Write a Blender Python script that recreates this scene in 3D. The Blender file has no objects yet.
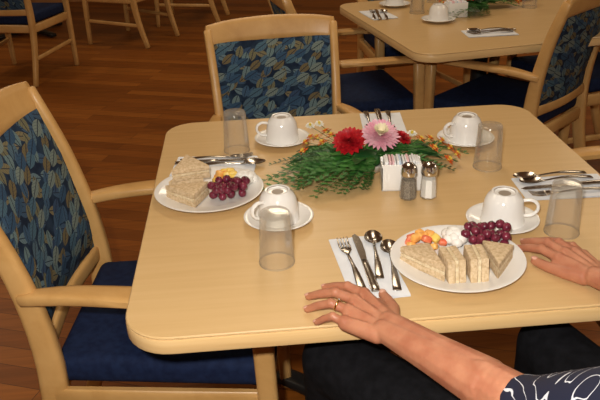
import bpy, bmesh, math, random
from mathutils import Vector, Matrix, Euler
random.seed(7)
V=Vector
scene=bpy.context.scene
try:
    scene.view_settings.view_transform='Standard'
except Exception: pass

# ---------------------------------------------------------------- materials
def newmat(name):
    m=bpy.data.materials.new(name); m.use_nodes=True
    nt=m.node_tree; b=nt.nodes['Principled BSDF']
    return m,nt,b
def setb(b,col=None,rough=.5,metal=0,spec=.5,**k):
    if col is not None: b.inputs['Base Color'].default_value=(*col,1)
    b.inputs['Roughness'].default_value=rough
    b.inputs['Metallic'].default_value=metal
    b.inputs['Specular IOR Level'].default_value=spec
    for kk,v in k.items(): b.inputs[kk.replace('_',' ')].default_value=v
def ramp(nt,fac,stops,interp='LINEAR'):
    r=nt.nodes.new('ShaderNodeValToRGB'); r.color_ramp.interpolation=interp
    e=r.color_ramp.elements
    while len(e)<len(stops): e.new(.5)
    for el,(p,c) in zip(e,stops):
        el.position=p; el.color=(*c,1)
    nt.links.new(fac,r.inputs[0]); return r.outputs[0]
def math_(nt,op,a,b=None,c=None):
    n=nt.nodes.new('ShaderNodeMath'); n.operation=op
    for i,x in enumerate((a,b,c)):
        if x is None: continue
        if isinstance(x,(int,float)): n.inputs[i].default_value=x
        else: nt.links.new(x,n.inputs[i])
    return n.outputs[0]
def mapping(nt,scale=(1,1,1),rot=(0,0,0),loc=(0,0,0),kind='Object'):
    t=nt.nodes.new('ShaderNodeTexCoord'); m=nt.nodes.new('ShaderNodeMapping')
    m.inputs['Scale'].default_value=scale; m.inputs['Rotation'].default_value=rot; m.inputs['Location'].default_value=loc
    nt.links.new(t.outputs[kind],m.inputs[0]); return m.outputs[0]
def noise(nt,vec,scale,detail=3,rough=.5,dist=0):
    n=nt.nodes.new('ShaderNodeTexNoise'); nt.links.new(vec,n.inputs['Vector'])
    n.inputs['Scale'].default_value=scale;n.inputs['Detail'].default_value=detail;n.inputs['Roughness'].default_value=rough;n.inputs['Distortion'].default_value=dist
    return n.outputs[0]
def mix(nt,fac,a,b,mode='MIX'):
    n=nt.nodes.new('ShaderNodeMix'); n.data_type='RGBA'; n.blend_type=mode
    for i,x in ((0,fac),(6,a),(7,b)):
        if isinstance(x,(int,float)): n.inputs[i].default_value=x
        elif isinstance(x,tuple): n.inputs[i].default_value=(*x,1)
        else: nt.links.new(x,n.inputs[i])
    return n.outputs[2]
def bump(nt,b,h,strength=.2,dist=.01):
    n=nt.nodes.new('ShaderNodeBump'); n.inputs['Strength'].default_value=strength;n.inputs['Distance'].default_value=dist
    nt.links.new(h,n.inputs['Height']); nt.links.new(n.outputs[0],b.inputs['Normal'])
def plain(name,col,rough=.5,metal=0,spec=.5,**k):
    m,nt,b=newmat(name); setb(b,col,rough,metal,spec,**k); return m
def noisy(name,c1,c2,scale,rough=.6,bs=0,lo=.35,hi=.65,**k):
    m,nt,b=newmat(name); setb(b,c1,rough,**k)
    v=mapping(nt); n=noise(nt,v,scale,4)
    nt.links.new(ramp(nt,n,[(lo,c1),(hi,c2)]),b.inputs['Base Color'])
    if bs: bump(nt,b,n,bs,.003)
    return m
def wood(name,c1,c2,c3,sc=(1.5,30,30),rough=.35,spec=.4):
    m,nt,b=newmat(name); setb(b,c1,rough,spec=spec)
    v=mapping(nt,scale=sc); n=noise(nt,v,2.2,5,.6,.4)
    v2=mapping(nt); n2=noise(nt,v2,3,2)
    c=ramp(nt,n,[(.3,c1),(.52,c2),(.75,c3)])
    c=mix(nt,math_(nt,'MULTIPLY',n2,.25),c,c3)
    nt.links.new(c,b.inputs['Base Color']); return m
M={}
M['table']=wood('table_maple',(.61,.40,.178),(.645,.432,.200),(.675,.462,.225),(1.2,26,26),.32,.4)
M['tedge']=wood('table_edge',(.66,.42,.18),(.72,.48,.22),(.76,.52,.26),(2,2,40),.35)
M['chairwood']=wood('chair_maple',(.50,.27,.085),(.58,.33,.115),(.64,.38,.145),(5,5,5),.35,.4)
M['navy']=noisy('navy_upholstery',(.004,.010,.038),(.008,.018,.058),60,.8,spec=.2)
M['porcelain']=plain('white_porcelain',(.82,.80,.77),.13)
M['stamp']=plain('base_stamp',(.30,.25,.20),.4)
M['napkin']=noisy('paper_napkin',(.80,.82,.86),(.75,.77,.81),40,.85)
M['steel']=plain('stainless_steel',(.50,.46,.41),.2,1)
M['chrome']=plain('chrome',(.65,.64,.62),.15,1)
M['darkmetal']=plain('black_metal',(.02,.02,.02),.4,.3)
M['salt']=plain('salt',(.85,.85,.83),.8)
M['pepper']=noisy('pepper',(.10,.08,.06),(.32,.28,.22),400,.8)
M['packetw']=plain('packet_white',(.80,.80,.80),.6); M['packetp']=plain('packet_pink',(.80,.52,.55),.6); M['packetb']=plain('packet_blue',(.52,.62,.75),.6)
M['skin']=noisy('skin',(.50,.215,.12),(.40,.145,.078),30,.48,.18,Subsurface_Weight=.05)
M['nail']=plain('fingernail',(.66,.36,.27),.3)
M['gold']=plain('gold',(.85,.58,.18),.2,1)
M['black']=noisy('black_cloth',(.005,.005,.006),(.009,.009,.011),50,.95,spec=.1)
M['hair']=noisy('hair',(.20,.12,.06),(.10,.06,.03),80,.6)
M['shoe']=plain('shoe_leather',(.01,.01,.01),.4)
M['lips']=plain('lips',(.45,.13,.11),.5); M['eye']=plain('eye_white',(.8,.8,.8),.3); M['iris']=plain('iris',(.05,.1,.15),.2)
M['bread']=noisy('wholegrain_bread',(.68,.52,.33),(.50,.35,.19),170,.9,.7,.40,.68)
M['crust']=noisy('bread_crust',(.46,.29,.13),(.56,.38,.19),60,.85,.3)
M['fill']=noisy('sandwich_filling',(.76,.64,.44),(.62,.47,.27),140,.7,.5)
M['grape']=noisy('red_grape',(.085,.008,.022),(.20,.025,.05),60,.2)
M['melon']=noisy('cantaloupe',(.85,.38,.08),(.88,.50,.14),50,.35)
M['straw']=noisy('strawberry',(.70,.10,.05),(.8,.25,.12),70,.35)
M['pine']=noisy('pineapple',(.85,.62,.14),(.80,.50,.10),60,.4)
M['cream']=noisy('cottage_cream',(.86,.84,.80),(.80,.77,.72),90,.5,.3)
M['green']=noisy('fern_green',(.022,.12,.018),(.06,.22,.035),25,.5)
M['dgreen']=noisy('leaf_dark_green',(.010,.065,.015),(.025,.12,.025),30,.4)
M['stem']=plain('stem',(.06,.12,.03),.6)
M['red']=noisy('dahlia_red',(.36,.003,.010),(.54,.012,.018),60,.5)
M['pink']=noisy('mum_pink',(.78,.33,.44),(.82,.54,.60),40,.5)
M['pinkw']=plain('mum_cream',(.82,.74,.52),.5)
M['orange']=plain('berry_orange',(.82,.17,.02),.4)
M['white']=plain('bud_white',(.80,.78,.70),.5)
M['yellow']=plain('pollen_yellow',(.75,.60,.10),.6)
M['wall']=noisy('wall_paint',(.42,.28,.15),(.40,.26,.14),5,.8)
M['ceil']=plain('ceiling_white',(.75,.72,.65),.9)
M['trim']=wood('trim_wood',(.30,.13,.04),(.36,.17,.06),(.4,.2,.08),(2,20,20))
M['foam']=plain('floral_dish',(.75,.74,.7),.3)

# clear tumbler plastic
m,nt,b=newmat('tumbler_plastic'); nt.nodes.remove(b)
out=nt.nodes['Material Output']
tr=nt.nodes.new('ShaderNodeBsdfTransparent'); tr.inputs[0].default_value=(.98,.975,.96,1)
gl=nt.nodes.new('ShaderNodeBsdfGlossy'); gl.inputs['Roughness'].default_value=.10
df=nt.nodes.new('ShaderNodeBsdfDiffuse'); df.inputs[0].default_value=(.80,.77,.72,1)
lw=nt.nodes.new('ShaderNodeLayerWeight'); lw.inputs[0].default_value=.3
s1=nt.nodes.new('ShaderNodeMixShader'); s2=nt.nodes.new('ShaderNodeMixShader')
f=math_(nt,'MULTIPLY_ADD',lw.outputs['Facing'],.20,.03)
nt.links.new(f,s1.inputs[0]); nt.links.new(tr.outputs[0],s1.inputs[1]); nt.links.new(df.outputs[0],s1.inputs[2])
f2=math_(nt,'MULTIPLY_ADD',lw.outputs['Fresnel'],.30,.02)
nt.links.new(f2,s2.inputs[0]); nt.links.new(s1.outputs[0],s2.inputs[1]); nt.links.new(gl.outputs[0],s2.inputs[2])
nt.links.new(s2.outputs[0],out.inputs[0]); M['tumbler']=m

# leaf pattern fabric (panel lies in local YZ)
m,nt,b=newmat('leaf_fabric'); setb(b,(.02,.03,.06),.85,spec=.2)
tc=nt.nodes.new('ShaderNodeTexCoord'); sp=nt.nodes.new('ShaderNodeSeparateXYZ'); nt.links.new(tc.outputs['Object'],sp.inputs[0])
cb=nt.nodes.new('ShaderNodeCombineXYZ'); nt.links.new(sp.outputs[1],cb.inputs[0]); nt.links.new(sp.outputs[2],cb.inputs[1])
col=None
base=ramp(nt,noise(nt,cb.outputs[0],25,2),[(.4,(.006,.014,.034)),(.6,(.015,.032,.062))])
col=base
for i,(ang,sc,pal) in enumerate([(.5,17,[(.04,.08,.14),(.11,.17,.20),(.17,.145,.08)]),(-.7,16,[(.07,.12,.16),(.14,.11,.055),(.03,.06,.12)]),(1.9,17,[(.12,.18,.19),(.04,.085,.15),(.15,.14,.08)]),(2.6,15,[(.06,.12,.17),(.16,.20,.18),(.03,.07,.13)])]):
    mp=nt.nodes.new('ShaderNodeMapping'); mp.inputs['Rotation'].default_value=(0,0,ang); mp.inputs['Location'].default_value=(i*3.7,i*1.3,0)
    mp.inputs['Scale'].default_value=(sc,sc*1.25,1); nt.links.new(cb.outputs[0],mp.inputs[0])
    vo=nt.nodes.new('ShaderNodeTexVoronoi'); vo.voronoi_dimensions='2D'; vo.inputs['Scale'].default_value=1; vo.inputs['Randomness'].default_value=.75
    nt.links.new(mp.outputs[0],vo.inputs['Vector'])
    su=nt.nodes.new('ShaderNodeVectorMath'); su.operation='SUBTRACT'; nt.links.new(mp.outputs[0],su.inputs[0]); nt.links.new(vo.outputs['Position'],su.inputs[1])
    ss=nt.nodes.new('ShaderNodeSeparateXYZ'); nt.links.new(su.outputs[0],ss.inputs[0])
    lx,ly=ss.outputs[0],math_(nt,'ABSOLUTE',ss.outputs[1])
    lim=math_(nt,'MULTIPLY_ADD',math_(nt,'MULTIPLY',lx,lx),-1.0,.24)
    mask=math_(nt,'LESS_THAN',ly,lim)
    vein=math_(nt,'LESS_THAN',ly,.022)
    sv=math_(nt,'LESS_THAN',math_(nt,'FRACT',math_(nt,'MULTIPLY_ADD',lx,6.0,math_(nt,'MULTIPLY',ly,-6.0))),.16)
    rnd=nt.nodes.new('ShaderNodeSeparateColor'); nt.links.new(vo.outputs['Color'],rnd.inputs[0])
    lc=ramp(nt,rnd.outputs[0],[(0,pal[0]),(.38,pal[1]),(.7,pal[2])],'CONSTANT')
    dk=mix(nt,math_(nt,'MAXIMUM',vein,math_(nt,'MULTIPLY',sv,.5)),lc,(.015,.022,.04))
    col=mix(nt,mask,col,dk)
nt.links.new(col,b.inputs['Base Color']); M['leaf']=m

# navy shirt with white swirls
m,nt,b=newmat('swirl_shirt'); setb(b,(.01,.012,.035),.8)
v=mapping(nt); n1=noise(nt,v,8,1,.4,1.8)
l=math_(nt,'LESS_THAN',math_(nt,'ABSOLUTE',math_(nt,'SUBTRACT',math_(nt,'FRACT',math_(nt,'MULTIPLY',n1,6)),.5)),.035)
nt.links.new(mix(nt,l,(.008,.011,.034),(.66,.68,.74)),b.inputs['Base Color']); M['shirt']=m

# plank floor
m,nt,b=newmat('plank_floor'); setb(b,(.2,.07,.02),.42,spec=.22)
v=mapping(nt,rot=(0,0,math.radians(20)))
br=nt.nodes.new('ShaderNodeTexBrick'); nt.links.new(v,br.inputs['Vector'])
br.offset=.37; br.inputs['Scale'].default_value=1; br.inputs['Brick Width'].default_value=1.15; br.inputs['Row Height'].default_value=.085
br.inputs['Mortar Size'].default_value=.0012; br.inputs['Color1'].default_value=(0,0,0,1); br.inputs['Color2'].default_value=(1,1,1,1); br.inputs['Mortar'].default_value=(0,0,0,1)
br.inputs['Bias'].default_value=0
c=ramp(nt,br.outputs['Color'],[(0,(.20,.058,.008)),(.5,(.27,.080,.011)),(1,(.35,.113,.017))])
v2=mapping(nt,scale=(2,38,1),rot=(0,0,math.radians(20))); g=noise(nt,v2,1.4,5,.6,.3)
c=mix(nt,.55,c,ramp(nt,g,[(.3,(.35,.35,.35)),(.7,(1,1,1))]),'MULTIPLY')
c=mix(nt,br.outputs['Fac'],c,(.05,.016,.005))
nt.links.new(c,b.inputs['Base Color']); M['floor']=m

# ---------------------------------------------------------------- mesh builder
def cr(pts,k=5):
    pts=[V(p) for p in pts]; P=[pts[0]*2-pts[1]]+pts+[pts[-1]*2-pts[-2]]; out=[]
    for i in range(1,len(P)-2):
        a,b_,c_,d=P[i-1],P[i],P[i+1],P[i+2]
        for j in range(k):
            t=j/k
            out.append(.5*((2*b_)+(c_-a)*t+(2*a-5*b_+4*c_-d)*t*t+(3*b_-a-3*c_+d)*t**3))
    out.append(pts[-1]); return out
class MB:
    def __init__(s): s.v=[];s.f=[];s.mi=[];s.mats=[]
    def mid(s,m):
        m=M[m] if isinstance(m,str) else m
        if m not in s.mats: s.mats.append(m)
        return s.mats.index(m)
    def add(s,vs,fs,m,X=None):
        o=len(s.v); X=X or Matrix()
        s.v+= [X@V(p) for p in vs]
        i=s.mid(m)
        for f in fs: s.f.append([o+a for a in f]); s.mi.append(i)
    def lathe(s,prof,m,seg=32,X=None,sx=1,sy=1):
        vs=[];fs=[];n=len(prof)
        for k in range(seg):
            a=2*math.pi*k/seg
            for r,z in prof: vs.append((max(r,1e-5)*math.cos(a)*sx,max(r,1e-5)*math.sin(a)*sy,z))
        for k in range(seg):
            k2=(k+1)%seg
            for j in range(n-1): fs.append([k*n+j,k2*n+j,k2*n+j+1,k*n+j+1])
        s.add(vs,fs,m,X)
    def bm(s,bm,m,X=None):
        bm.verts.index_update(); s.add([v.co.copy() for v in bm.verts],[[v.index for v in f.verts] for f in bm.faces],m,X); bm.free()
    def box(s,size,m,X=None,bev=.005,seg=2):
        b=bmesh.new(); bmesh.ops.create_cube(b,size=1); bmesh.ops.scale(b,vec=V(size),verts=b.verts)
        if bev: bmesh.ops.bevel(b,geom=b.edges[:],offset=bev,segments=seg,affect='EDGES',profile=.5)
        s.bm(b,m,X)
    def sphere(s,r,m,loc=(0,0,0),sc=(1,1,1),sub=2,R=None):
        b=bmesh.new(); bmesh.ops.create_icosphere(b,subdivisions=sub,radius=r)
        s.bm(b,m,Matrix.Translation(V(loc))@(R or Matrix())@Matrix.Diagonal((*sc,1)))
    def prism(s,poly,h,m,X=None,bev=.0,seg=2):
        b=bmesh.new(); vs=[b.verts.new((x,y,0)) for x,y in poly]; f=b.faces.new(vs)
        r=bmesh.ops.extrude_face_region(b,geom=[f]); bmesh.ops.translate(b,vec=(0,0,h),verts=[g for g in r['geom'] if isinstance(g,bmesh.types.BMVert)])
        bmesh.ops.recalc_face_normals(b,faces=b.faces)
        if bev:
            ed=[e for e in b.edges if abs(e.verts[0].co.z-e.verts[1].co.z)<1e-6]
            bmesh.ops.bevel(b,geom=ed,offset=bev,segments=seg,affect='EDGES',profile=.5)
        s.bm(b,m,X)
    def sweep(s,path,hs,m,side=(0,1,0),X=None,n=12,ex=4.0,k=0):
        P=cr(path,k) if k else [V(p) for p in path]
        N=len(P); L=len(hs)
        def hs_at(i):
            t=i/(N-1)*(L-1); a=min(int(t),L-2) if L>1 else 0; u=t-a
            return hs[0] if L==1 else (hs[a][0]*(1-u)+hs[a+1][0]*u,hs[a][1]*(1-u)+hs[a+1][1]*u)
        rings=[]
        for i in range(N):
            t=(P[min(i+1,N-1)]-P[max(i-1,0)]).normalized()
            sd=V(side); sd=(sd-t*sd.dot(t)).normalized(); nn=t.cross(sd); a,b_=hs_at(i)
            def ring(c,q):
                o=[]
                for j in range(n):
                    th=2*math.pi*(j+.5)/n; cc,sn=math.cos(th),math.sin(th)
                    x=math.copysign(abs(cc)**(2/ex),cc)*a*q; y=math.copysign(abs(sn)**(2/ex),sn)*b_*q
                    o.append(c+sd*x+nn*y)
                return o
            e=min(a,b_)*.35
            if i==0: rings.append(ring(P[i]-t*0,.75)); rings.append(ring(P[i]+t*e,1))
            elif i==N-1: rings.append(ring(P[i]-t*e,1)); rings.append(ring(P[i],.75))
            else: rings.append(ring(P[i],1))
        vs=[p for r in rings for p in r]; fs=[]
        for i in range(len(rings)-1):
            for j in range(n): fs.append([i*n+j,i*n+(j+1)%n,(i+1)*n+(j+1)%n,(i+1)*n+j])
        fs.append(list(range(n))[::-1]); fs.append([(len(rings)-1)*n+j for j in range(n)])
        s.add(vs,fs,m,X)
    def build(s,name,angle=40):
        me=bpy.data.meshes.new(name); me.from_pydata([tuple(v) for v in s.v],[],s.f); 
        for m in s.mats: me.materials.append(m)
        me.polygons.foreach_set('material_index',s.mi); me.polygons.foreach_set('use_smooth',[True]*len(me.polygons))
        b=bmesh.new(); b.from_mesh(me); bmesh.ops.recalc_face_normals(b,faces=b.faces); b.to_mesh(me); b.free()
        me.set_sharp_from_angle(angle=math.radians(angle)); me.update(); return me
def put(name,me,loc=(0,0,0),rz=0,parent=None,rot=None):
    o=bpy.data.objects.new(name,me); bpy.context.collection.objects.link(o)
    o.location=loc; o.rotation_euler=rot if rot else (0,0,math.radians(rz))
    if parent: o.parent=parent
    return o
def T(x,y,z): return Matrix.Translation((x,y,z))
def R(a,ax): return Matrix.Rotation(math.radians(a),4,ax)

# ---------------------------------------------------------------- room
X0,X1,Y0,Y1,H=-4.5,5.5,-3.0,7.4,2.8
def slab(name,size,loc,m,bev=0):
    b=MB(); b.box(size,m,bev=bev); return put(name,b.build(name),loc)
slab('floor',(X1-X0,Y1-Y0,.1),((X0+X1)/2,(Y0+Y1)/2,-.05),'floor')
slab('ceiling',(X1-X0,Y1-Y0,.1),((X0+X1)/2,(Y0+Y1)/2,H+.05),'ceil')
slab('wall_back',(X1-X0,.1,H),((X0+X1)/2,Y1+.05,H/2),'wall')
slab('wall_front',(X1-X0,.1,H),((X0+X1)/2,Y0-.05,H/2),'wall')
slab('wall_left',(.1,Y1-Y0,H),(X0-.05,(Y0+Y1)/2,H/2),'wall')
slab('wall_right',(.1,Y1-Y0,H),(X1+.05,(Y0+Y1)/2,H/2),'wall')
slab('baseboard_back',(X1-X0,.02,.14),((X0+X1)/2,Y1-.01,.07),'trim')
slab('baseboard_left',(.02,Y1-Y0-.1,.14),(X0+.01,(Y0+Y1)/2,.07),'trim')
slab('baseboard_right',(.02,Y1-Y0-.1,.14),(X1-.01,(Y0+Y1)/2,.07),'trim')

# ---------------------------------------------------------------- table
def table_mesh():
    b=MB(); S=1.07;r=.085;p=[]
    for cx,cy,a0 in ((S-r,S-r,0),(r,S-r,90),(r,r,180),(S-r,r,270)):
        for k in range(9):
            a=math.radians(a0+k*90/8); p.append((cx+r*math.cos(a)-S/2,cy+r*math.sin(a)-S/2))
    b.prism(p,.006,'table',T(0,0,.744),.002,1)
    b.prism([(x*1.001,y*1.001) for x,y in p],.030,'tedge',T(0,0,.7145),.004,2)
    b.box((.5,.5,.02),'darkmetal',T(0,0,.704),.003)
    b.lathe([(0,.70),(.038,.70),(.038,.06),(.06,.05),(0,.05)],'darkmetal',24)
    for a in (45,135):
        b.sweep([(-.36,0,.02),(-.2,0,.035),(0,0,.045),(.2,0,.035),(.36,0,.02)],[(.03,.015),(.035,.022),(.03,.015)],'darkmetal',X=R(a,'Z'),k=3)
    return b.build('dining_table')
TM=table_mesh()
put('dining_table',TM,(.535,.535,0))
t2=put('dining_table',TM,(1.334,2.29,0),10)
put('dining_table',TM,(-1.7,5.9,0),5)

# ---------------------------------------------------------------- chair (faces +X)
def chair_mesh():
    b=MB()
    for s in (-1,1):
        b.sweep([(-.33,s*.220,.0),(-.265,s*.222,.22),(-.235,s*.224,.42),(-.245,s*.226,.60),(-.285,s*.232,.78),(-.345,s*.240,.945)],
                [(.014,.020),(.016,.024),(.017,.030),(.017,.026),(.016,.022),(.015,.018)],'chairwood',side=(0,1,0),k=4)
        b.sweep([(.235,s*.262,0),(.225,s*.262,.3),(.215,s*.262,.645)],[(.015,.016),(.019,.021),(.02,.022)],'chairwood',side=(0,1,0),k=3)
        b.sweep([(-.262,s*.235,.645),(-.15,s*.252,.660),(0,s*.274,.664),(.13,s*.280,.662),(.22,s*.268,.652),(.262,s*.255,.635)],
                [(.016,.014),(.026,.013),(.031,.012),(.030,.012),(.026,.012),(.018,.010)],'chairwood',side=(0,1,0),k=4)
        b.sweep([(-.235,s*.230,.385),(.225,s*.258,.385)],[(.011,.028)],'chairwood',side=(0,1,0))
        b.sweep([(-.275,s*.222,.18),(.228,s*.260,.20)],[(.009,.014)],'chairwood',side=(0,1,0))
    b.sweep([(.222,-.25,.385),(.222,.25,.385)],[(.012,.028)],'chairwood',side=(1,0,0))
    b.sweep([(-.238,-.22,.385),(-.238,.22,.385)],[(.012,.028)],'chairwood',side=(1,0,0))
    def xb(z): 
        zs=[.42,.60,.78,.955];xs=[-.235,-.245,-.285,-.345]
        for i in range(3):
            if z<=zs[i+1]: u=(z-zs[i])/(zs[i+1]-zs[i]); return xs[i]*(1-u)+xs[i+1]*u
        return xs[-1]
    b.sweep([(-.340,-.243,.922),(-.357,-.15,.932),(-.364,0,.936),(-.357,.15,.932),(-.340,.243,.922)],[(.040,.013),(.044,.014),(.040,.013)],'chairwood',side=(-.3,0,1),k=4)
    b.sweep([(xb(.50),-.225,.50),(xb(.5)-.018,0,.50),(xb(.50),.225,.50)],[(.022,.012)],'chairwood',side=(0,0,1),k=4)
    nu,nv=12,10; vs=[];fs=[]
    for side in (0,1):
        for j in range(nv+1):
            z=.515+(.900-.515)*j/nv; w=.212+.014*j/nv
            for i in range(nu+1):
                u=-1+2*i/nu; y=u*w; e=(1-abs(u)**6)*(1-abs(2*j/nv-1)**6)
                x=xb(z)-.022*(1-u*u)+(.002+.020*e if side==0 else -.002-.012*e)
                vs.append((x,y,z))
    q=(nu+1)*(nv+1)
    for j in range(nv):
        for i in range(nu):
            a=j*(nu+1)+i
            fs.append([a,a+1,a+nu+2,a+nu+1]); fs.append([q+a,q+a+nu+1,q+a+nu+2,q+a+1])
    rim=[i for i in range(nu+1)]+[j*(nu+1)+nu for j in range(1,nv+1)]+[nv*(nu+1)+i for i in range(nu-1,-1,-1)]+[j*(nu+1) for j in range(nv-1,0,-1)]
    for k in range(len(rim)):
        a,c_=rim[k],rim[(k+1)%len(rim)]; fs.append([a,q+a,q+c_,c_])
    b.add(vs,fs,'leaf')
    bb=bmesh.new(); bmesh.ops.create_cube(bb,size=1)
    for v in bb.verts:
        v.co=V((v.co.x*.47,v.co.y*(.50 if v.co.x>0 else .43),v.co.z*.07))
    bmesh.ops.bevel(bb,geom=bb.edges[:],offset=.024,segments=4,affect='EDGES',profile=.5)
    b.bm(bb,'navy',T(.003,0,.443))
    return b.build('dining_chair',45)
CM=chair_mesh()
def chair(x,y,r,sc=(1,1,1)):
    o=put('dining_chair',CM,(x,y,0),r); o.scale=sc; return o
chair(.035,.515,-5,(1.04,1,1.02))        # left of the table
chair(.375,1.235,-84,(1,.93,.965))    # far side
chair(.72,2.20,8)       # left side of second table
chair(1.36,1.98,131)    # turned chair
chair(1.86,2.36,190)    # right side of second table
chair(1.32,.575,180)     # right of the main table
chair(1.2,3.15,-82)
chair(-1.36,4.52,75)
chair(-.72,5.45,150)
chair(-.25,6.1,170)
chair(.835,-.345,100)   # the sitter's chair

# ---------------------------------------------------------------- crockery
def plate_mesh(r,name):
    k=r/.127
    b=MB(); b.lathe([(0,.005),(.068*k,.005),(.082*k,.008),(.112*k,.015),(.125*k,.0195),(.127*k,.019),(.1265*k,.0175),(.112*k,.0125),(.084*k,.004),(.07*k,.0),(0,.0005)],'porcelain',56)
    return b.build(name,60)
PM=plate_mesh(.127,'dinner_plate')
b=MB(); b.lathe([(0,.004),(.030,.004),(.033,.006),(.045,.0075),(.066,.0135),(.074,.0165),(.0755,.0155),(.066,.011),(.045,.004),(.038,0),(0,0)],'porcelain',48); SM=b.build('saucer',60)
b=MB()
b.lathe([(.013,.0645),(.020,.0645),(.0225,.069),(.0265,.0695),(.0285,.066),(.0345,.060),(.0395,.049),(.0425,.032),(.0440,.012),(.0455,.0),(.0425,.0),(.0405,.03),(.035,.052),(0,.058)],'porcelain',40)
b.lathe([(0,.0648),(.013,.0645)],'stamp',24)
b.lathe([(.0213,.0672),(.0222,.0688)],'stamp',40)
b.sweep([(.0385,0,.052),(.055,0,.054),(.067,0,.046),(.068,0,.032),(.058,0,.021),(.0425,0,.017)],[(.0055,.0035)],'porcelain',side=(0,1,0),k=4,ex=2.2)
UM=b.build('coffee_cup',50)
b=MB(); b.lathe([(0,.110),(.0275,.110),(.0292,.108),(.0315,.07),(.0345,.003),(.035,0),(.0335,0),(.0328,.005),(.030,.07),(.0278,.104),(0,.105)],'tumbler',40)
b.lathe([(.0352,.0),(.0357,.002),(.0350,.004),(.0342,.002),(.0352,0)],'tumbler',40)
GM=b.build('drinking_glass',60)
Z=.7505
def cupset(x,y,rz,z=Z):
    put('saucer',SM,(x,y,z)); put('coffee_cup',UM,(x,y,z+.0065),rz)
cupset(.328,.865,185); cupset(.29,.395,215); cupset(.815,.785,200); cupset(.757,.315,-20)
for x,y in ((.203,.822),(.276,.222),(.820,.612),(.864,.262)): put('drinking_glass',GM,(x,y,Z))
put('dinner_plate',PM,(.137,.552,Z)); put('dinner_plate',PM,(.618,.165,Z))

# ---------------------------------------------------------------- cutlery (point along +Y, origin mid)
def handle(b,L0,L1,w0,w1,z0,arch):
    P=[];n=8
    for i in range(n+1):
        t=i/n; P.append((0,L0+(L1-L0)*t,z0+arch*math.sin(math.pi*t)))
    b.sweep(P,[(w0,.0013),(w0*.8,.0014),(w1,.0017),(w1,.0015)],'steel',side=(1,0,0),n=10,ex=2.5)
def fork_mesh():
    b=MB(); handle(b,-.095,.035,.0085,.0032,.0016,.005)
    b.sweep([(0,.033,.003),(0,.045,.0045),(0,.058,.004)],[(.0035,.0012),(.0105,.001),(.0118,.001)],'steel',side=(1,0,0),n=10,ex=3)
    for i in range(4):
        x=-.0099+i*.0066
        b.sweep([(x,.056,.004),(x,.075,.003),(x*1.02,.095,.0075)],[(.0020,.001),(.0019,.001),(.001,.0007)],'steel',side=(1,0,0),n=8,k=3)
    return b.build('fork',50)
def spoon_mesh():
    b=MB(); handle(b,-.088,.040,.0085,.003,.0016,.006)
    vs=[];fs=[];nr,ns=6,20
    for i in range(nr+1):
        r=i/nr
        for j in range(ns):
            a=2*math.pi*j/ns; yy=math.sin(a)*r; xx=math.cos(a)*r*(1-.12*yy)
            vs.append((xx*.0185,.064+yy*.028,.0008+.0072*r*r))
    for i in range(nr):
        for j in range(ns): fs.append([i*ns+j,i*ns+(j+1)%ns,(i+1)*ns+(j+1)%ns,(i+1)*ns+j])
    b.add(vs,fs,'steel')
    b.sweep([(0,.034,.0045),(0,.042,.006)],[(.003,.0015)],'steel',side=(1,0,0))
    return b.build('spoon',60)
def knife_mesh():
    b=MB(); b.sweep([(0,-.11,.004),(0,-.06,.0045),(0,.0,.004)],[(.0085,.0035),(.0078,.0035),(.0062,.003)],'steel',side=(1,0,0),k=3,ex=2.5)
    b.prism([(.0055,-.002),(.0085,.03),(.0095,.07),(.0075,.095),(.001,.108),(-.006,.10),(-.0065,.03),(-.0055,-.002)],.0014,'steel',T(0,0,.003),.0004,1)
    return b.build('table_knife',40)
FM,SPM,KM=fork_mesh(),spoon_mesh(),knife_mesh()
def napkin_mesh(w,h):
    b=MB(); n=14
    for z,(sx,sy),dx in ((.0,(w,h),0),(.0014,(w*.985,h*.98),.001)):
        vs=[];fs=[]
        for j in range(n+1):
            for i in range(n+1):
                x=(i/n-.5)*sx+dx;y=(j/n-.5)*sy
                vs.append((x,y,z+.0010+.0006*math.sin(i*.9+j*.5)+.0004*math.sin(j*1.3)))
        m=len(vs); vs+=[(p[0],p[1],z) for p in vs]
        for j in range(n):
            for i in range(n):
                a=j*(n+1)+i; fs.append([a,a+1,a+n+2,a+n+1]); fs.append([m+a,m+a+n+1,m+a+n+2,m+a+1])
        b.add(vs,fs,'napkin')
    return b.build('paper_napkin')
NM=napkin_mesh(.105,.235); NM2=napkin_mesh(.12,.21)
def setlie(me,name,head,tail,z=Z+.0032):
    h,t=V((*head,0)),V((*tail,0)); d=h-t
    o=put(name,me,(*((h+t)/2).xy,z)); o.rotation_euler=(0,0,math.atan2(d.y,d.x)-math.pi/2); return o
put('paper_napkin',NM,(.447,.182,Z),4)
setlie(FM,'fork',(.412,.285),(.424,.095)); setlie(KM,'table_knife',(.440,.300),(.447,.088))
setlie(SPM,'spoon',(.478,.302),(.462,.128),Z+.0032); setlie(SPM,'spoon',(.503,.258),(.486,.085))
put('paper_napkin',NM2,(.145,.725,Z),83)
setlie(FM,'fork',(.245,.768),(.055,.766)); setlie(KM,'table_knife',(.262,.744),(.045,.743)); setlie(SPM,'spoon',(.268,.714),(.10,.720),Z+.0032)
put('paper_napkin',NM2,(.622,.945,Z),-5)
setlie(FM,'fork',(.635,.875),(.655,1.05)); setlie(KM,'table_knife',(.610,.865),(.625,1.05)); setlie(SPM,'spoon',(.582,.90),(.589,1.05))
put('paper_napkin',NM2,(.955,.468,Z),88)
setlie(SPM,'spoon',(.865,.495),(1.035,.505)); setlie(KM,'table_knife',(.868,.462),(1.05,.470)); setlie(FM,'fork',(.868,.43),(1.04,.437)); setlie(SPM,'spoon',(.862,.525),(1.03,.532),Z+.0032)

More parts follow.
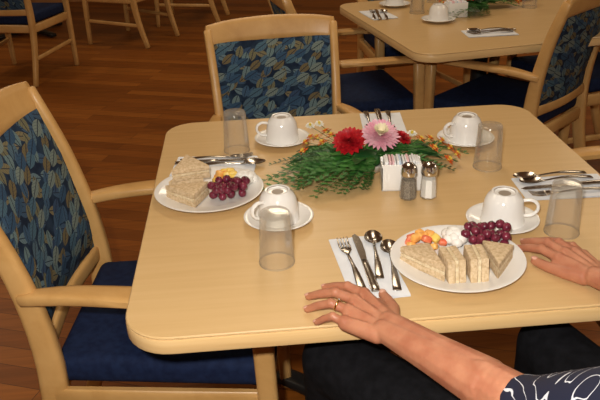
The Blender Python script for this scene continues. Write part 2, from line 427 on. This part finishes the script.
# ---------------------------------------------------------------- food
def sand(b,X,poly,crust=(0,1),t=.0140,f=.0065):
    n=len(poly); cx=sum(p[0] for p in poly)/n; cy=sum(p[1] for p in poly)/n
    for z0,th,mm,k in ((0,t,'bread',1),(t,f,'fill',.985),(t+f,t,'bread',1)):
        P=[(cx+(x-cx)*k,cy+(y-cy)*k) for x,y in poly]
        b.prism(P,th,mm,X@T(0,0,z0),.0025 if mm=='bread' else .001,2)
        if mm=='bread':
            for i in crust:
                p,q=V(poly[i]),V(poly[(i+1)%n]); d=(q-p).normalized(); o=V((d.y,-d.x)); 
                if o.dot((p+q)/2-V((cx,cy)))<0: o=-o
                a=p+d*.003-o*.002; c=q-d*.003-o*.002
                b.prism([tuple(a),tuple(c),tuple(c+o*.0030),tuple(a+o*.0030)],th*.9,'crust',X@T(0,0,z0+th*.05),.001,1)
STAND=Matrix(((0,0,1,0),(1,0,0,0),(0,1,0,0),(0,0,0,1)))  # layers along X, polygon in (Y,Z)
def sandwiches_R():
    b=MB()
    sand(b,T(0,0,0),[(-.108,.012),(-.050,.020),(-.043,-.072)],(0,))
    sand(b,T(0,0,0),[(.052,.014),(.104,-.012),(.054,-.078)],(0,))
    sand(b,T(-.040,-.045,0)@R(4,'Z')@STAND,[(-.034,0),(.034,0),(.030,.042),(-.024,.042)],(1,))
    sand(b,T(.004,-.046,0)@R(-3,'Z')@STAND,[(-.034,0),(.034,0),(.030,.044),(-.024,.044)],(1,))
    return b.build('sandwich_quarters',40)
put('sandwich_quarters',sandwiches_R(),(.618,.165,Z+.0075),0)
def sandwiches_L():
    b=MB()
    sand(b,T(0,0,0),[(-.098,-.020),(-.030,-.082),(.000,-.012)],())
    sand(b,T(0,0,.0),[(-.092,.000),(-.012,.004),(-.050,.072)],(1,))
    sand(b,T(-.030,.028,.0350)@R(8,'X'),[(-.052,-.032),(.034,-.018),(-.020,.040)],(1,))
    return b.build('sandwich_quarters',40)
put('sandwich_quarters',sandwiches_L(),(.137,.552,Z+.0075),0)
def grapes(n,rx,ry,seed):
    rn=random.Random(seed); b=MB(); P=[]
    tries=0
    while len(P)<n and tries<6000:
        tries+=1
        x,y=rn.uniform(-rx,rx),rn.uniform(-ry,ry)
        if (x/rx)**2+(y/ry)**2>1: continue
        z=.0095
        for _ in range(4):
            for p in P:
                d2=(p.x-x)**2+(p.y-y)**2
                if d2<.0175**2: z=max(z,p.z+math.sqrt(max(0,.0178**2-d2)))
        if z>.033: continue
        if all((p-V((x,y,z))).length>.0168 for p in P): P.append(V((x,y,z)))
    for p in P:
        e=Euler((rn.random()*3,rn.random()*3,0)).to_matrix().to_4x4()
        b.sphere(.0096,'grape',p,(1,1,1.12),2,e)
        b.sphere(.0012,'stem',p+V((0,0,.0092)),sub=1)
    return b.build('red_grapes',60)
put('red_grapes',grapes(26,.044,.034,3),(.690,.222,Z+.008),0)
put('red_grapes',grapes(26,.042,.036,5),(.184,.530,Z+.008),20)
def chunks(n,rx,ry,seed,mats):
    rn=random.Random(seed); b=MB()
    for i in range(n):
        a=i*2.4; r=math.sqrt(i/n)
        X=T(math.cos(a)*rx*r,math.sin(a)*ry*r,.012+(.012 if i<n*.4 else 0))@Euler((rn.uniform(-.5,.5),rn.uniform(-.5,.5),rn.uniform(0,3))).to_matrix().to_4x4()
        b.box((rn.uniform(.014,.022),rn.uniform(.013,.018),rn.uniform(.012,.017)),rn.choice(mats),X,.004,3)
    return b.build('fruit_chunks',50)
put('fruit_chunks',chunks(16,.040,.028,4,['melon','straw','melon','pine']),(.570,.228,Z+.006))
put('fruit_chunks',chunks(13,.030,.026,8,['pine','melon','melon','pine']),(.178,.604,Z+.006))
def cream():
    b=MB(); rn=random.Random(2)
    for i in range(16):
        a=i*2.4;r=.022*math.sqrt(i/16); b.sphere(.0125,'cream',(math.cos(a)*r,math.sin(a)*r,.013+.014*(1-i/16)),(1,1,.85),2)
    return b.build('whipped_cream',80)
CR=cream(); put('whipped_cream',CR,(.635,.238,Z+.005)); put('whipped_cream',CR,(.222,.588,Z+.005))

# ---------------------------------------------------------------- shakers and sugar caddy
def shaker(content,name):
    b=MB()
    b.lathe([(0,.0),(.018,.0),(.0205,.003),(.0200,.022),(.0172,.056),(.0170,.060),(0,.060)],'tumbler',8)
    b.lathe([(0,.003),(.0178,.003),(.0175,.022),(.0155,.046),(0,.046)],content,8)
    b.lathe([(.0178,.057),(.0185,.059),(.0183,.070),(.0168,.078),(.011,.0835),(0,.0855)],'chrome',24)
    b.lathe([(0,.057),(.0178,.057)],'chrome',24)
    for k in range(6):
        a=k*math.pi/3; b.sphere(.0011,'darkmetal',(math.cos(a)*.006,math.sin(a)*.006,.0847),sub=1)
    return b.build(name,35)
put('salt_shaker',shaker('salt','salt_shaker'),(.636,.467,Z),10); put('pepper_shaker',shaker('pepper','pepper_shaker'),(.590,.469,Z))
def caddy():
    b=MB(); w,d,h,t=.094,.055,.066,.004
    b.box((w,d,t),'porcelain',T(0,0,t/2),.0015)
    for s in (-1,1):
        b.box((w,t,h),'porcelain',T(0,s*(d/2-t/2),h/2),.0018); b.box((t,d,h*.92),'porcelain',T(s*(w/2-t/2),0,h*.46),.0018)
    rn=random.Random(1)
    for i in range(14):
        b.box((.0048,.044,.066),'packetp' if i in (2,3,9) else ('packetb' if i in (6,) else 'packetw'),T(-.039+i*.006,0,.0375+rn.uniform(0,.004))@R(rn.uniform(-3,3),'Y'),.0008,1)
    return b.build('sugar_packet_caddy')
CD=caddy(); put('sugar_packet_caddy',CD,(.586,.532,Z),-6)

# ---------------------------------------------------------------- floral centerpiece
def petal(b,o,d,n,L,w,curl,m,tip=1):
    d=V(d).normalized(); n=(V(n)-d*V(n).dot(d)).normalized(); s=d.cross(n); vs=[];fs=[]; K=5
    for i in range(K+1):
        t=i/K; ww=w*math.sin(math.pi*min(1,.12+.80*t))**.7*(1 if t<1 else .35)
        c=V(o)+d*L*t+n*curl*L*t*t
        for j,u in enumerate((-1,0,1)): vs.append(c+s*ww*u+n*(abs(u)*ww*.35))
    for i in range(K):
        for j in range(2): a=i*3+j; fs.append([a,a+1,a+4,a+3])
    b.add(vs,fs,m)
def bloom(b,c,ax,r,mo,mi,layers=6,n=18,wk=.13):
    c=V(c); ax=V(ax).normalized(); u=ax.orthogonal().normalized(); v=ax.cross(u)
    b.sphere(r*.3,mi,c-ax*r*.05,(1,1,.8))
    for l in range(layers):
        q=l/(layers-1); el=math.radians(-12+82*q); L=r*(1-.42*q); nn=int(n*(1-.35*q))
        for k in range(nn):
            a=2*math.pi*(k+.5*(l%2))/nn+random.uniform(-.08,.08)
            d=(u*math.cos(a)+v*math.sin(a))*math.cos(el)+ax*math.sin(el)
            petal(b,c+d*r*.06,d,ax,L*random.uniform(.92,1.05),r*wk,.18 if q<.5 else -.1,mo if q<.72 else mi)
def frond(b,p0,ang,L,rise,m,ll=.022):
    d=V((math.cos(ang),math.sin(ang),0)); s=V((-math.sin(ang),math.cos(ang),0)); N=16; pts=[]
    for i in range(N+1):
        t=i/N; p=V(p0)+d*L*t+V((0,0,rise*math.sin(math.pi*min(1,t*.9))*(1) - (p0[2]-.004)*t**1.5*.95))+s*L*.12*math.sin(t*2.5)*random.uniform(.9,1.1)
        p.z=max(p.z,.004); pts.append(p)
    b.sweep(pts,[(.0009,.0009),(.0005,.0005)],'stem',side=(0,0,1),n=5,ex=2)
    for i in range(2,N+1):
        t=i/N; l=ll*(1-.60*t)*(.6+.4*min(1,t*4)); 
        for sg in (-1,1):
            q=(d*.75+s*sg*.75+V((0,0,random.uniform(-.15,.35)))).normalized()*l; w=d*l*.26+V((0,0,.0003)); p=pts[i]
            if (p+q).z<.002: q.z=.002-p.z
            b.add([p,p+q*.45+w,p+q,p+q*.45-w],[[0,1,2,3]],m)
            for h in (.3,.55,.8):
                for g in (-1,1):
                    qq=(d*g*.8+s*sg*.5).normalized()*l*.36; pp=p+q*h
                    if pp.z+qq.z>0: b.add([pp,pp+qq*.5+q*.12,pp+qq,pp+qq*.5-q*.12],[[0,1,2,3]],m)
def leaf(b,p0,ang,L,w,el,m='dgreen'):
    d=V((math.cos(ang)*math.cos(el),math.sin(ang)*math.cos(el),math.sin(el))); petal(b,p0,d,(0,0,1),L,w,-.3,m)
def centerpiece():
    b=MB()
    b.lathe([(0,0),(.045,0),(.055,.022),(.052,.022),(.043,.004),(0,.004)],'foam',28); b.sphere(.042,'dgreen',(0,0,.024),(1,1,.5))
    for i in range(40):
        a=random.uniform(0,2*math.pi)
        if math.sin(a)<-.45 and math.cos(a)>0: continue
        ca=math.cos(a); L=.10+.11*abs(ca)*random.uniform(.5,1.1)
        frond(b,(math.cos(a)*.03,math.sin(a)*.02,random.uniform(.012,.045)),a,L*(1 if math.sin(a)<.2 else .72),random.uniform(.0,.035),random.choice(['green','green','dgreen']),random.uniform(.022,.032))
    for a,L in ((200,.28),(212,.26),(190,.26),(226,.22),(240,.18),(178,.20),(250,.14),(206,.20),(2,.26),(-8,.22),(12,.22)):
        frond(b,(0,0,.03),math.radians(a),L,.02,'green',.040)
    for i in range(44):
        a=random.uniform(0,2*math.pi)
        if math.sin(a)<-.5 and math.cos(a)>0: continue
        leaf(b,(math.cos(a)*.035,math.sin(a)*.03,.03),a,random.uniform(.05,.085),.015,random.uniform(0,.7),random.choice(['green','dgreen']))
    for a in (0,8,18,-6,165,150,178,192,205):
        ar=math.radians(a); leaf(b,(math.cos(ar)*.11,math.sin(ar)*.09,.032),ar,.08,.017,.12,'dgreen')
    bloom(b,(-.040,.0,.072),(-.25,-.45,1),.040,'red','red',7,18,.21)
    bloom(b,(.036,-.002,.084),(.05,-.45,1),.047,'pink','pinkw',8,26,.12)
    bloom(b,(.092,.018,.066),(.3,-.1,1),.028,'red','red',5,14,.22)
    bloom(b,(-.005,.035,.068),(0,.2,1),.030,'red','red',5,14,.22)
    for x,y,z in ((-.125,.10,.05),(-.11,.085,.055),(-.14,.08,.045),(.215,.01,.035),(.20,.035,.045),(.225,-.02,.03),(.175,.055,.045),(-.085,.11,.06),(-.15,.045,.035),(.17,-.01,.045),(.20,-.04,.025),(-.10,.06,.05),(.145,.03,.055),(-.075,.075,.062)):
        b.sweep([(x*.2,y*.2,.03),(x*.6,y*.6,z*.9),(x,y,z)],[(.0009,.0009)],'stem',side=(0,0,1),n=5,k=3,ex=2)
        bloom(b,(x,y,z),(x,y,.2),.0155,'orange','yellow',3,9,.32)
    for x,y,z in ((-.125,.12,.075),(-.10,.13,.075),(.13,.06,.06)):
        b.sweep([(x*.2,y*.2,.03),(x,y,z)],[(.0009,.0009)],'stem',side=(0,0,1),n=5,ex=2); bloom(b,(x,y,z),(0,-.2,1),.013,'white','yellow',3,8,.3)
    return b.build('flower_centerpiece',80)
CP=centerpiece(); put('flower_centerpiece',CP,(.522,.655,Z)); put('flower_centerpiece',CP,(1.34,2.42,Z),15)

# second table ware
for x,y,r in ((1.11,2.22,60),(.99,2.60,100),(1.62,2.62,0)): cupset(x,y,r)
for x,y in ((1.60,2.42),(1.20,2.66),(1.06,2.42)): put('drinking_glass',GM,(x,y,Z))
put('sugar_packet_caddy',CD,(1.21,2.30,Z),10)
put('paper_napkin',NM2,(.875,2.42,Z),10); put('paper_napkin',NM2,(1.26,1.96,Z),90)
setlie(FM,'fork',(.86,2.50),(.84,2.32)); setlie(KM,'table_knife',(.88,2.50),(.865,2.32)); setlie(SPM,'spoon',(.91,2.48),(.895,2.31))
setlie(FM,'fork',(1.17,1.94),(1.35,1.95)); setlie(KM,'table_knife',(1.17,1.97),(1.36,1.975)); setlie(SPM,'spoon',(1.18,2.0),(1.35,2.0))

# ---------------------------------------------------------------- seated person
person=bpy.data.objects.new('seated_person',None); bpy.context.collection.objects.link(person)
def blob(name,segs,m,vox,smooth=4,extra=()):
    b=bmesh.new()
    def sph(c,r,sc=(1,1,1),rot=None):
        X=Matrix.Translation(c)@(rot or Matrix())@Matrix.Diagonal((r*sc[0],r*sc[1],r*sc[2],1))
        bmesh.ops.create_icosphere(b,subdivisions=2,radius=1,matrix=X)
    for p,rp,q,rq in segs:
        p,q=V(p),V(q); L=(q-p).length; n=max(2,int(L/(min(rp,rq)*.3))+1)
        for i in range(n+1): t=i/n; sph(p.lerp(q,t),rp*(1-t)+rq*t)
    for e in extra: sph(V(e[0]),e[1],e[2],e[3] if len(e)>3 else None)
    me=bpy.data.meshes.new(name); b.to_mesh(me); b.free()
    o=bpy.data.objects.new(name,me); bpy.context.collection.objects.link(o)
    rm=o.modifiers.new('r','REMESH'); rm.mode='VOXEL'; rm.voxel_size=vox
    sm=o.modifiers.new('s','SMOOTH'); sm.factor=.5; sm.iterations=smooth
    dg=bpy.context.evaluated_depsgraph_get(); me2=bpy.data.meshes.new_from_object(o.evaluated_get(dg)); o.modifiers.clear(); o.data=me2
    me2.materials.clear(); me2.materials.append(M[m]); me2.polygons.foreach_set('use_smooth',[True]*len(me2.polygons)); o.parent=person; return o
nails=MB()
def nail(tip,prev,r):
    tip,prev=V(tip),V(prev); d=(tip-prev).normalized(); up=V((0,0,1)); n=(up-d*up.dot(d)).normalized(); s=d.cross(n)
    Rm=Matrix((( s.x,d.x,n.x,0),(s.y,d.y,n.y,0),(s.z,d.z,n.z,0),(0,0,0,1)))
    c=tip+n*(r*.72)+d*r*.1
    nails.sphere(r*.72,'nail',c,(1,1.25,.38),2,Rm)
def finger(mcp,tip,arch,r0,r1,bend=(.42,.73)):
    m0,t0=V(mcp),V(tip); L=[m0]
    for k,u in enumerate(bend): p=m0.lerp(t0,u); p.z+=arch*(1,.62)[k]; L.append(p)
    L.append(t0); rs=[r0,r0*.90,r0*.84,r1]; segs=[]
    for i in range(3): segs.append((L[i],rs[i],L[i+1],rs[i+1]))
    segs.append((L[1]+V((0,0,.0008)),rs[1]*1.07,L[1]+V((0,0,.001)),rs[1]*1.07))
    nail(L[3],L[2],r1); return segs
def hand(mcps,tips,wrist,elbow,thumb,names,arch):
    S=[]; 
    rr=[(.0098,.0072),(.0100,.0074),(.0094,.0070),(.0083,.0062)]
    for mc,tp,(a,b_),ar in zip(mcps,tips,rr,arch): S+=finger(mc,tp,ar,a,b_)
    w=V(wrist); 
    mc=[V(p) for p in mcps]
    ws=[w.lerp(mc[0],.12)+ (mc[0]-mc[3])*.18, w.lerp(mc[1],.1)+(mc[0]-mc[3])*.06, w.lerp(mc[2],.1)-(mc[0]-mc[3])*.08, w.lerp(mc[3],.12)-(mc[0]-mc[3])*.2]
    for a,c_ in zip(ws,mc):
        lo=V((0,0,-.004)); S.append((a+lo,.0165,c_+lo*.7,.0120)); S.append((c_+V((0,0,.0018)),.0112,c_+V((0,0,.002)),.0112))
        st=a.lerp(c_,.35)+V((0,0,.0075)); S.append((st,.0055,c_+V((0,0,.0045)),.0085))   # extensor tendon ridges
    for i in range(3): S.append((mc[i]+V((0,0,-.004)),.0100,mc[i+1]+V((0,0,-.004)),.0100))
    th=[V(p) for p in thumb]
    S.append((th[0],.017,th[1],.0125)); S.append((th[1],.0125,th[2],.0105)); S.append((th[2],.0105,th[3],.0085)); S.append((w.lerp(th[0],.5),.018,mc[0].lerp(th[1],.5)+V((0,0,-.004)),.010))
    nail(th[3],th[2],.0090)
    e=V(elbow); side=(mc[0]-mc[3]).normalized()*.011
    S.append((w+side,.020,w.lerp(e,.35)+side*.6,.028)); S.append((w-side,.020,w.lerp(e,.35)-side*.6,.028))
    S.append((w.lerp(e,.35)+side*.6,.028,w.lerp(e,.7)+side*.5,.036)); S.append((w.lerp(e,.35)-side*.6,.028,w.lerp(e,.7)-side*.5,.036))
    S.append((w.lerp(e,.7),.038,e,.041))
    return S
Lw,Le,Ls=V((.440,-.050,.775)),V((.592,-.300,.80)),V((.685,-.525,1.00))
SL=hand([(.420,.048,.776),(.400,.027,.779),(.385,.003,.776),(.375,-.023,.770)],
        [(.357,.106,.7585),(.325,.080,.7585),(.319,.041,.7585),(.331,.002,.757)],
        Lw,Le,[(.452,-.022,.768),(.463,.012,.766),(.461,.042,.762),(.456,.066,.7605)],'L',(.010,.013,.013,.012))
SL.append((Le,.041,Le.lerp(Ls,.3),.042))
blob('left_arm_and_hand',SL,'skin',.0023,3)
Rw,Re,Rs=V((.846,.050,.775)),V((.965,-.185,.80)),V((1.01,-.43,1.01))
SR=hand([(.796,.120,.776),(.814,.131,.779),(.833,.134,.777),(.850,.130,.771)],
        [(.749,.196,.7585),(.768,.219,.7585),(.795,.219,.7585),(.828,.199,.757)],
        Rw,Re,[(.822,.064,.768),(.795,.090,.764),(.775,.118,.761),(.762,.142,.7595)],'R',(.010,.012,.012,.012))
SR.append((Re,.041,Re.lerp(Rs,.3),.042))
blob('right_arm_and_hand',SR,'skin',.0023,3)
put('fingernails',nails.build('fingernails',80),parent=person)
# ring on the left ring finger
rb=MB(); a_,b_=V((.385,.003,.776)),V((.357,.019,.786)); dd=(b_-a_).normalized()
nseg=24; vs=[];fs=[]
up=V((0,0,1)); nn=(up-dd*up.dot(dd)).normalized(); ss=dd.cross(nn); cc=a_.lerp(b_,.62)
for i in range(nseg):
    A=2*math.pi*i/nseg
    for j in range(6):
        B_=2*math.pi*j/6; rr_=.0101+.0011*math.cos(B_)
        vs.append(cc+(ss*math.cos(A)+nn*math.sin(A))*rr_+dd*.0018*math.sin(B_))
for i in range(nseg):
    for j in range(6): fs.append([i*6+j,((i+1)%nseg)*6+j,((i+1)%nseg)*6+(j+1)%6,i*6+(j+1)%6])
rb.add(vs,fs,'gold'); rb.sphere(.0022,'chrome',cc+nn*.0118); put('finger_ring',rb.build('finger_ring',80),parent=person)
# shirt: torso with elbow-length sleeves
pel=V((.835,-.375,.57)); ch=V((.845,-.46,.90)); nk=V((.842,-.455,1.10))
hemL=Le.lerp(Lw,.05); hemR=Re.lerp(Rw,.10)
S=[(hemL,.047,Le,.050),(Le,.050,Le.lerp(Ls,.5),.054),(Le.lerp(Ls,.5),.054,Ls,.066),
   (hemR,.047,Re,.053),(Re,.053,Re.lerp(Rs,.5),.056),(Re.lerp(Rs,.5),.056,Rs,.066),
   (Ls,.066,nk-V((.03,0,.05)),.062),(Rs,.066,nk-V((-.03,0,.05)),.062),(nk-V((0,0,.06)),.06,nk-V((0,0,.02)),.05)]
for dx in (-.075,0,.075):
    S+= [(pel+V((dx,0,.0)),.105,ch+V((dx*1.05,.005,-.12)),.098),(ch+V((dx*1.05,0.005,-.12)),.098,ch+V((dx*1.2,0,.07)),.092)]
blob('shirt',S,'shirt',.009,5)
# trousers
Lh,Rh=V((.745,-.34,.56)),V((.925,-.33,.56)); Lk,Rk=V((.375,.13,.575)),V((.80,.12,.575)); La,Ra=V((.37,.24,.12)),V((.82,.20,.12))
S=[(Lh,.092,Lk,.068),(Rh,.092,Rk,.064),(Lk,.066,La,.045),(Rk,.062,Ra,.045),(Lh,.10,Rh,.10),(Lh+V((0,-.05,.02)),.09,Rh+V((0,-.05,.02)),.09)]
blob('trousers',S,'black',.010,5)
for nm,a in (('left_shoe',La),('right_shoe',Ra)):
    f=V((a.x,a.y,.0)); blob(nm,[(f+V((0,-.03,.05)),.042,f+V((0,.02,.045)),.04),(f+V((0,.02,.042)),.038,f+V((-.005,.15,.03)),.029),(f+V((0,-.03,.09)),.038,f+V((0,-.03,.12)),.04)],'shoe',.006,4)
# head
hc=V((.838,-.40,1.275)); F=R(8,'Z')
def hp(x,y,z): return hc+(F@V((x,y,z)))
blob('head',[(nk-V((0,0,.06)),.052,hp(0,-.015,-.07),.052)],'skin',.005,3,
  [(hp(0,-.01,.025),.088,(.86,1.03,1.0)),(hp(0,.02,-.045),.066,(.88,1,1.1)),(hp(0,.045,-.085),.034,(1.1,.9,.8)),
   (hp(0,.092,-.005),.013,(.8,1,1.9)),(hp(0,.100,-.022),.014,(1.1,1,.8)),(hp(.076,-.01,-.01),.022,(.35,.8,1.3)),(hp(-.076,-.01,-.01),.022,(.35,.8,1.3)),
   (hp(.03,.075,-.03),.022,(1,.7,.9)),(hp(-.03,.075,-.03),.022,(1,.7,.9)),(hp(0,.078,.03),.03,(1.8,.5,.5))])
fb=MB()
for s in (-1,1):
    fb.sphere(.0125,'eye',hp(s*.031,.073,.006)); fb.sphere(.0062,'iris',hp(s*.031,.0822,.006))
    fb.sweep([hp(s*.014,.086,.026),hp(s*.031,.088,.031),hp(s*.047,.078,.026)],[(.003,.002)],'hair',side=(0,0,1),k=3)
fb.sweep([hp(-.022,.079,-.055),hp(0,.088,-.053),hp(.022,.079,-.055)],[(.004,.003),(.006,.004),(.004,.003)],'lips',side=(0,0,1),k=3)
put('face_features',fb.build('face_features'),parent=person)
blob('hair_short',[],'hair',.006,3,[(hp(0,-.022,.045),.096,(.92,1.0,.95)),(hp(0,-.045,-.0),.088,(.93,.8,1.0)),(hp(.04,.035,.085),.035,(1,1,.6)),(hp(-.04,.035,.085),.035,(1,1,.6))])

# ---------------------------------------------------------------- lights
def panel(x,y,w=.6,l=1.2,e=45,col=(1,.83,.60)):
    b=MB(); b.box((w+.06,l+.06,.03),'ceil',T(0,0,0),.004)
    put('ceiling_light_panel',b.build('ceiling_light_panel'),(x,y,H-.016))
    L=bpy.data.lights.new('ceiling_lamp','AREA'); L.shape='RECTANGLE'; L.size=w; L.size_y=l; L.energy=e; L.color=col
    o=bpy.data.objects.new('ceiling_lamp',L); bpy.context.collection.objects.link(o); o.location=(x,y,H-.04)
for x in (-2.2,.6,3.4):
    for y,e in ((-1.2,9),(1.6,15),(4.6,17)): panel(x,y,e=e)
L=bpy.data.lights.new('camera_flash','SPOT'); L.energy=98; L.shadow_soft_size=.02; L.color=(1,.95,.87); L.spot_size=math.radians(95); L.spot_blend=.6
fo=bpy.data.objects.new('camera_flash',L); bpy.context.collection.objects.link(fo); fo.location=(.17,-1.05,1.60)
fo.rotation_euler=(V((.55,.8,.75))-fo.location).to_track_quat('-Z','Y').to_euler()
w=bpy.data.worlds.new('w'); scene.world=w; w.use_nodes=True; w.node_tree.nodes['Background'].inputs[0].default_value=(1,.88,.7,1); w.node_tree.nodes['Background'].inputs[1].default_value=.1

# ---------------------------------------------------------------- camera
p,yaw,roll=.4502,.0695,-.0359
f=V((math.sin(yaw)*math.cos(p),math.cos(yaw)*math.cos(p),-math.sin(p))); r=V((math.cos(yaw),-math.sin(yaw),0)); u=r.cross(f)
r2=r*math.cos(roll)+u*math.sin(roll); u2=-r*math.sin(roll)+u*math.cos(roll)
cam=bpy.data.cameras.new('camera'); co=bpy.data.objects.new('camera',cam); bpy.context.collection.objects.link(co)
co.matrix_world=Matrix(((r2.x,u2.x,-f.x,.2383),(r2.y,u2.y,-f.y,-1.0295),(r2.z,u2.z,-f.z,1.4882),(0,0,0,1)))
cam.sensor_width=36; cam.lens=739.5/600*36; cam.clip_start=.01
scene.camera=co
